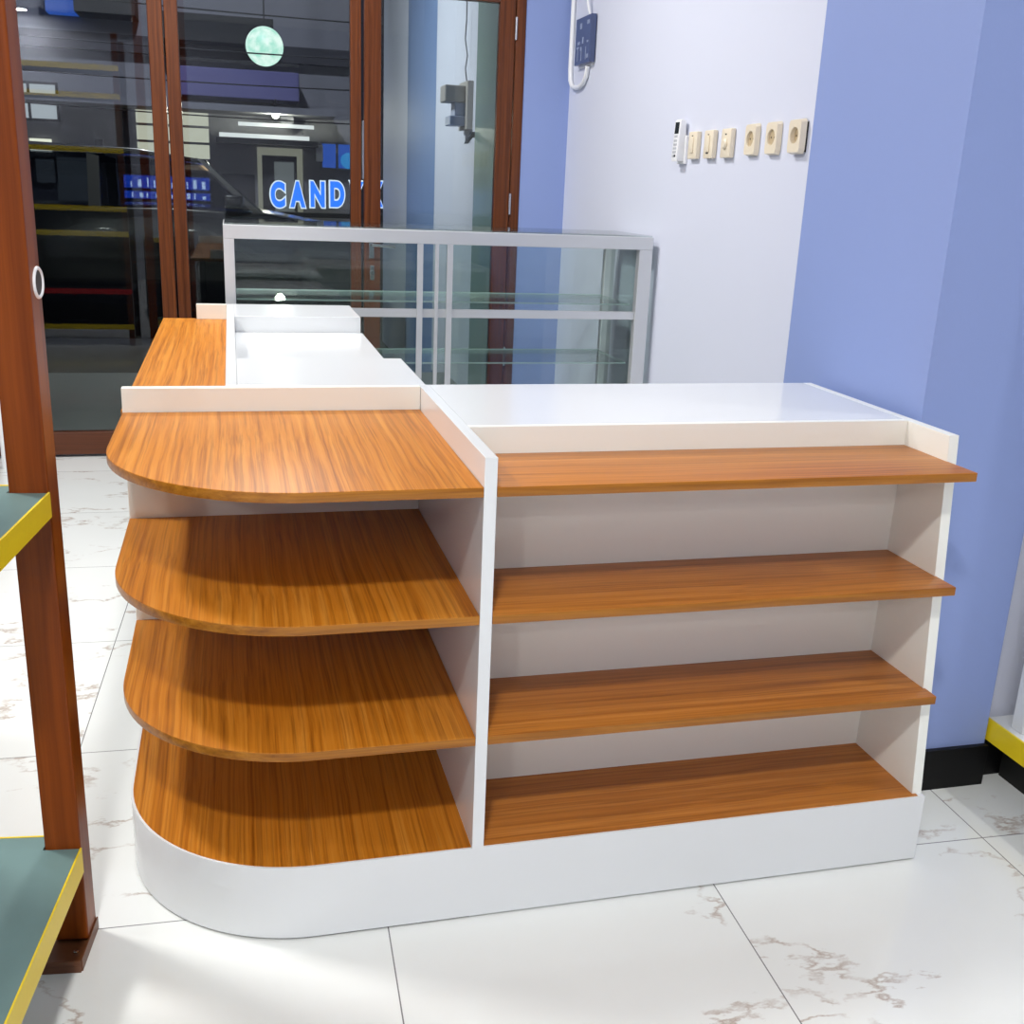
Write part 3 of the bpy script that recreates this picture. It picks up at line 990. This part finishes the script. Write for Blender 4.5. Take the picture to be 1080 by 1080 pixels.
# ---- facade across the street
FY = 14.0
fac = thing('shop_building', 'dim grey two-storey shop building across the street, with lit windows', 'building', (-0.5, FY + 0.5, -0.25))
obj('wall', B(-6.5, 5.0, FY, FY + 0.6, -0.25, 5.5), 'facade_grey', fac)
obj('upper_band', B(-6.5, 2.4, FY - 0.18, FY, 2.66, 2.86), 'facade_dark', fac)
obj('balcony', B(-1.05, 0.55, FY - 0.7, FY, 2.16, 2.50, bev=0.01), 'facade_purple', fac)
obj('balcony_rail', B(-1.05, 0.55, FY - 0.72, FY - 0.70, 2.56, 2.60), 'wire_black', fac)
obj('ledge', B(-6.5, 1.0, FY - 0.9, FY, 1.99, 2.07), 'facade_grey', fac)
obj('side_wall', B(1.35, 1.9, FY - 0.25, FY, -0.25, 5.5), 'facade_dark', fac)


def lit_window(name, x0, x1, z0, z1, cols, rows_, glowmat, framemat='wire_black', y=FY, bar=0.03):
    f = new_bm()
    dx, dz = (x1 - x0) / cols, (z1 - z0) / rows_
    for c in range(cols + 1):
        box(f, x0 + c * dx - bar / 2, x0 + c * dx + bar / 2, y - 0.06, y - 0.001, z0 - bar / 2, z1 + bar / 2)
    for r_ in range(rows_ + 1):
        box(f, x0 - bar / 2, x1 + bar / 2, y - 0.058, y - 0.002, z0 + r_ * dz - bar / 2, z0 + r_ * dz + bar / 2)
    fo = obj(name, f, framemat, fac)
    obj('pane', B(x0, x1, y - 0.02, y - 0.003, z0, z1), glowmat, fo)
    return fo


lit_window('window', -3.45, -2.44, 1.80, 2.26 - 0.02, 3, 2, 'glow_window')
lit_window('window', -2.78, -2.52, 1.02, 1.34, 1, 1, 'glow_dim', 'facade_dark')
lit_window('poster_window', -1.52, -1.08, 1.40, 2.02, 1, 3, 'glow_poster', 'facade_grey')
lit_window('poster_window', -0.98, -0.58, 1.40, 2.02, 1, 3, 'glow_poster', 'facade_grey')
obj('poster_strip', B(-1.05, -0.58, FY - 0.03, FY - 0.004, 1.27, 1.33), 'glow_poster_low', fac)
lit_window('window', 0.87, 1.30, 1.36, 1.70, 2, 1, 'glow_navy', 'facade_grey')
dr = obj('doorway', B(0.02, 0.62, FY - 0.06, FY - 0.002, -0.25, 1.60), 'glow_dim_warm', fac)
obj('door_leaf', B(0.08, 0.54, FY - 0.075, FY - 0.061, -0.25, 1.50), 'facade_dark', dr)
obj('door_pane', B(0.24, 0.50, FY - 0.082, FY - 0.076, 0.3, 1.42), 'glow_dim', dr)
obj('shutter', B(-2.52, -2.02, FY - 0.05, FY - 0.002, -0.25, 1.36), 'glow_dim', fac)
obj('shutter_frame', B(-2.02, -1.92, FY - 0.08, FY - 0.002, -0.25, 1.6), 'facade_dark', fac)
obj('lower_bay', B(-1.80, -0.02, FY - 0.04, FY - 0.002, -0.25, 1.24), 'facade_dark', fac)
for (xa, xb, za, zb) in ((-0.22, 0.74, 1.84, 1.885), (-0.46, 0.68, 1.695, 1.745)):
    f = obj('awning_tube', B(xa, xb, FY - 0.55, FY - 0.5, za, zb), 'glow_tube', fac)
obj('awning', B(-0.5, 0.8, FY - 0.49, FY - 0.003, 1.62, 1.69), 'facade_dark', fac)
tag(obj('lit_notice', B(-2.80, -2.54, FY - 0.12, FY - 0.09, 1.41, 1.57), 'glow_cream'), 'small bright cream notice on the far building, at the left pane edge', 'sign')
bm = new_bm()
lathe(bm, (1.23, FY - 0.12, 1.475), (0, -1, 0), [(0.105, 0), (0.105, 0.02), (0.10, 0.024)], 32)
tag(obj('round_sign', bm, 'glow_cyan'), 'round cyan lit sign in the far window beside the door stile', 'sign')
obj('meter', B(0.80, 0.89, FY - 0.12, FY - 0.003, 1.45, 1.66, bev=0.01), 'white_plastic', fac)
obj('canopy', B(-1.15, 0.25, FY - 0.6, FY - 0.003, 2.80, 3.12, bev=0.01), 'wire_black', fac)
obj('roof_box', B(-2.1, -1.4, FY - 0.6, FY - 0.003, 3.04, 3.5), 'wire_black', fac)
obj('blue_panel', B(-2.46, -2.1, FY - 0.3, FY - 0.003, 3.05, 3.3), 'glow_navy', fac)

fan = thing('satellite_dish', 'small round grey dish beside the bright bulb on the far building', 'dish', (0.41, FY - 0.2, 1.95))
bm = new_bm()
lathe(bm, (0.41, FY - 0.30, 1.955), (0, -1, 0), [(0.005, 0), (0.05, 0.012), (0.085, 0.035), (0.080, 0.035), (0.05, 0.016), (0.004, 0.006)], 24)
obj('bowl', bm, 'facade_grey', fan, smooth=True)
obj('arm', tube(new_bm(), [(0.41, FY - 0.29, 1.955), (0.41, FY - 0.001, 1.955)], 0.01, 8), 'wire_black', fan)

bulb = thing('street_bulb', 'bare bright bulb lamp on the front of the far building', 'lamp', (0.25, FY - 0.3, 2.05))
bm = new_bm()
lathe(bm, (0.25, FY - 0.62, 1.995), (0, 0, 1), [(0.01, -0.055), (0.035, -0.045), (0.05, -0.015), (0.045, 0.015), (0.025, 0.05), (0.02, 0.06)], 20)
obj('bulb', bm, 'glow_bulb', bulb, smooth=True)
bm = new_bm()
tube(bm, [(0.25, FY - 0.62, 2.055), (0.25, FY - 0.62, 2.14), (0.25, FY - 0.3, 2.16), (0.25, FY - 0.71, 2.16)], 0.015, 8)
obj('holder', bm, 'wire_black', bulb)

bl = bpy.data.lights.new('bulb_light', 'POINT')
bl.energy = 45
bl.color = (1.0, 0.96, 0.80)
bl.shadow_soft_size = 0.06
blo = bpy.data.objects.new('bulb_light', bl)
COL.objects.link(blo)
blo.location = (0.25, FY - 0.75, 1.97)

glb = thing('globe_lamp', 'round pale green glowing globe lamp hanging in the street', 'lamp', (0.088, 12.0, 2.65))
bm = new_bm()
bmesh.ops.create_uvsphere(bm, u_segments=32, v_segments=20, radius=0.212, matrix=Matrix.Translation((0.088, 12.0, 2.646)))
obj('globe', bm, 'glow_globe', glb, smooth=True)
obj('cord', tube(new_bm(), [(0.088, 12.0, 2.857), (0.088, 12.0, 4.6)], 0.008, 8), 'wire_black', glb)

# power lines crossing the street view
for i, (z0, z1, yy) in enumerate(((2.60, 2.63, 11.5), (2.33, 2.40, 12.6), (2.02, 1.98, 12.9), (3.15, 3.05, 12.2))):
    pts = [(-5 + k * 0.5, yy, z0 + (z1 - z0) * k / 20 - 0.10 * math.sin(math.pi * k / 20)) for k in range(21)]
    lab = ('thin black power line passing just in front of the globe lamp', 'thin black power line sagging below the globe lamp',
           'lowest black power line, at the height of the bright bulb', 'highest black power line above the globe lamp')[i]
    tag(obj('power_line', tube(new_bm(), pts, 0.008, 6), 'wire_black'), lab, 'power line', 'power lines over the street')
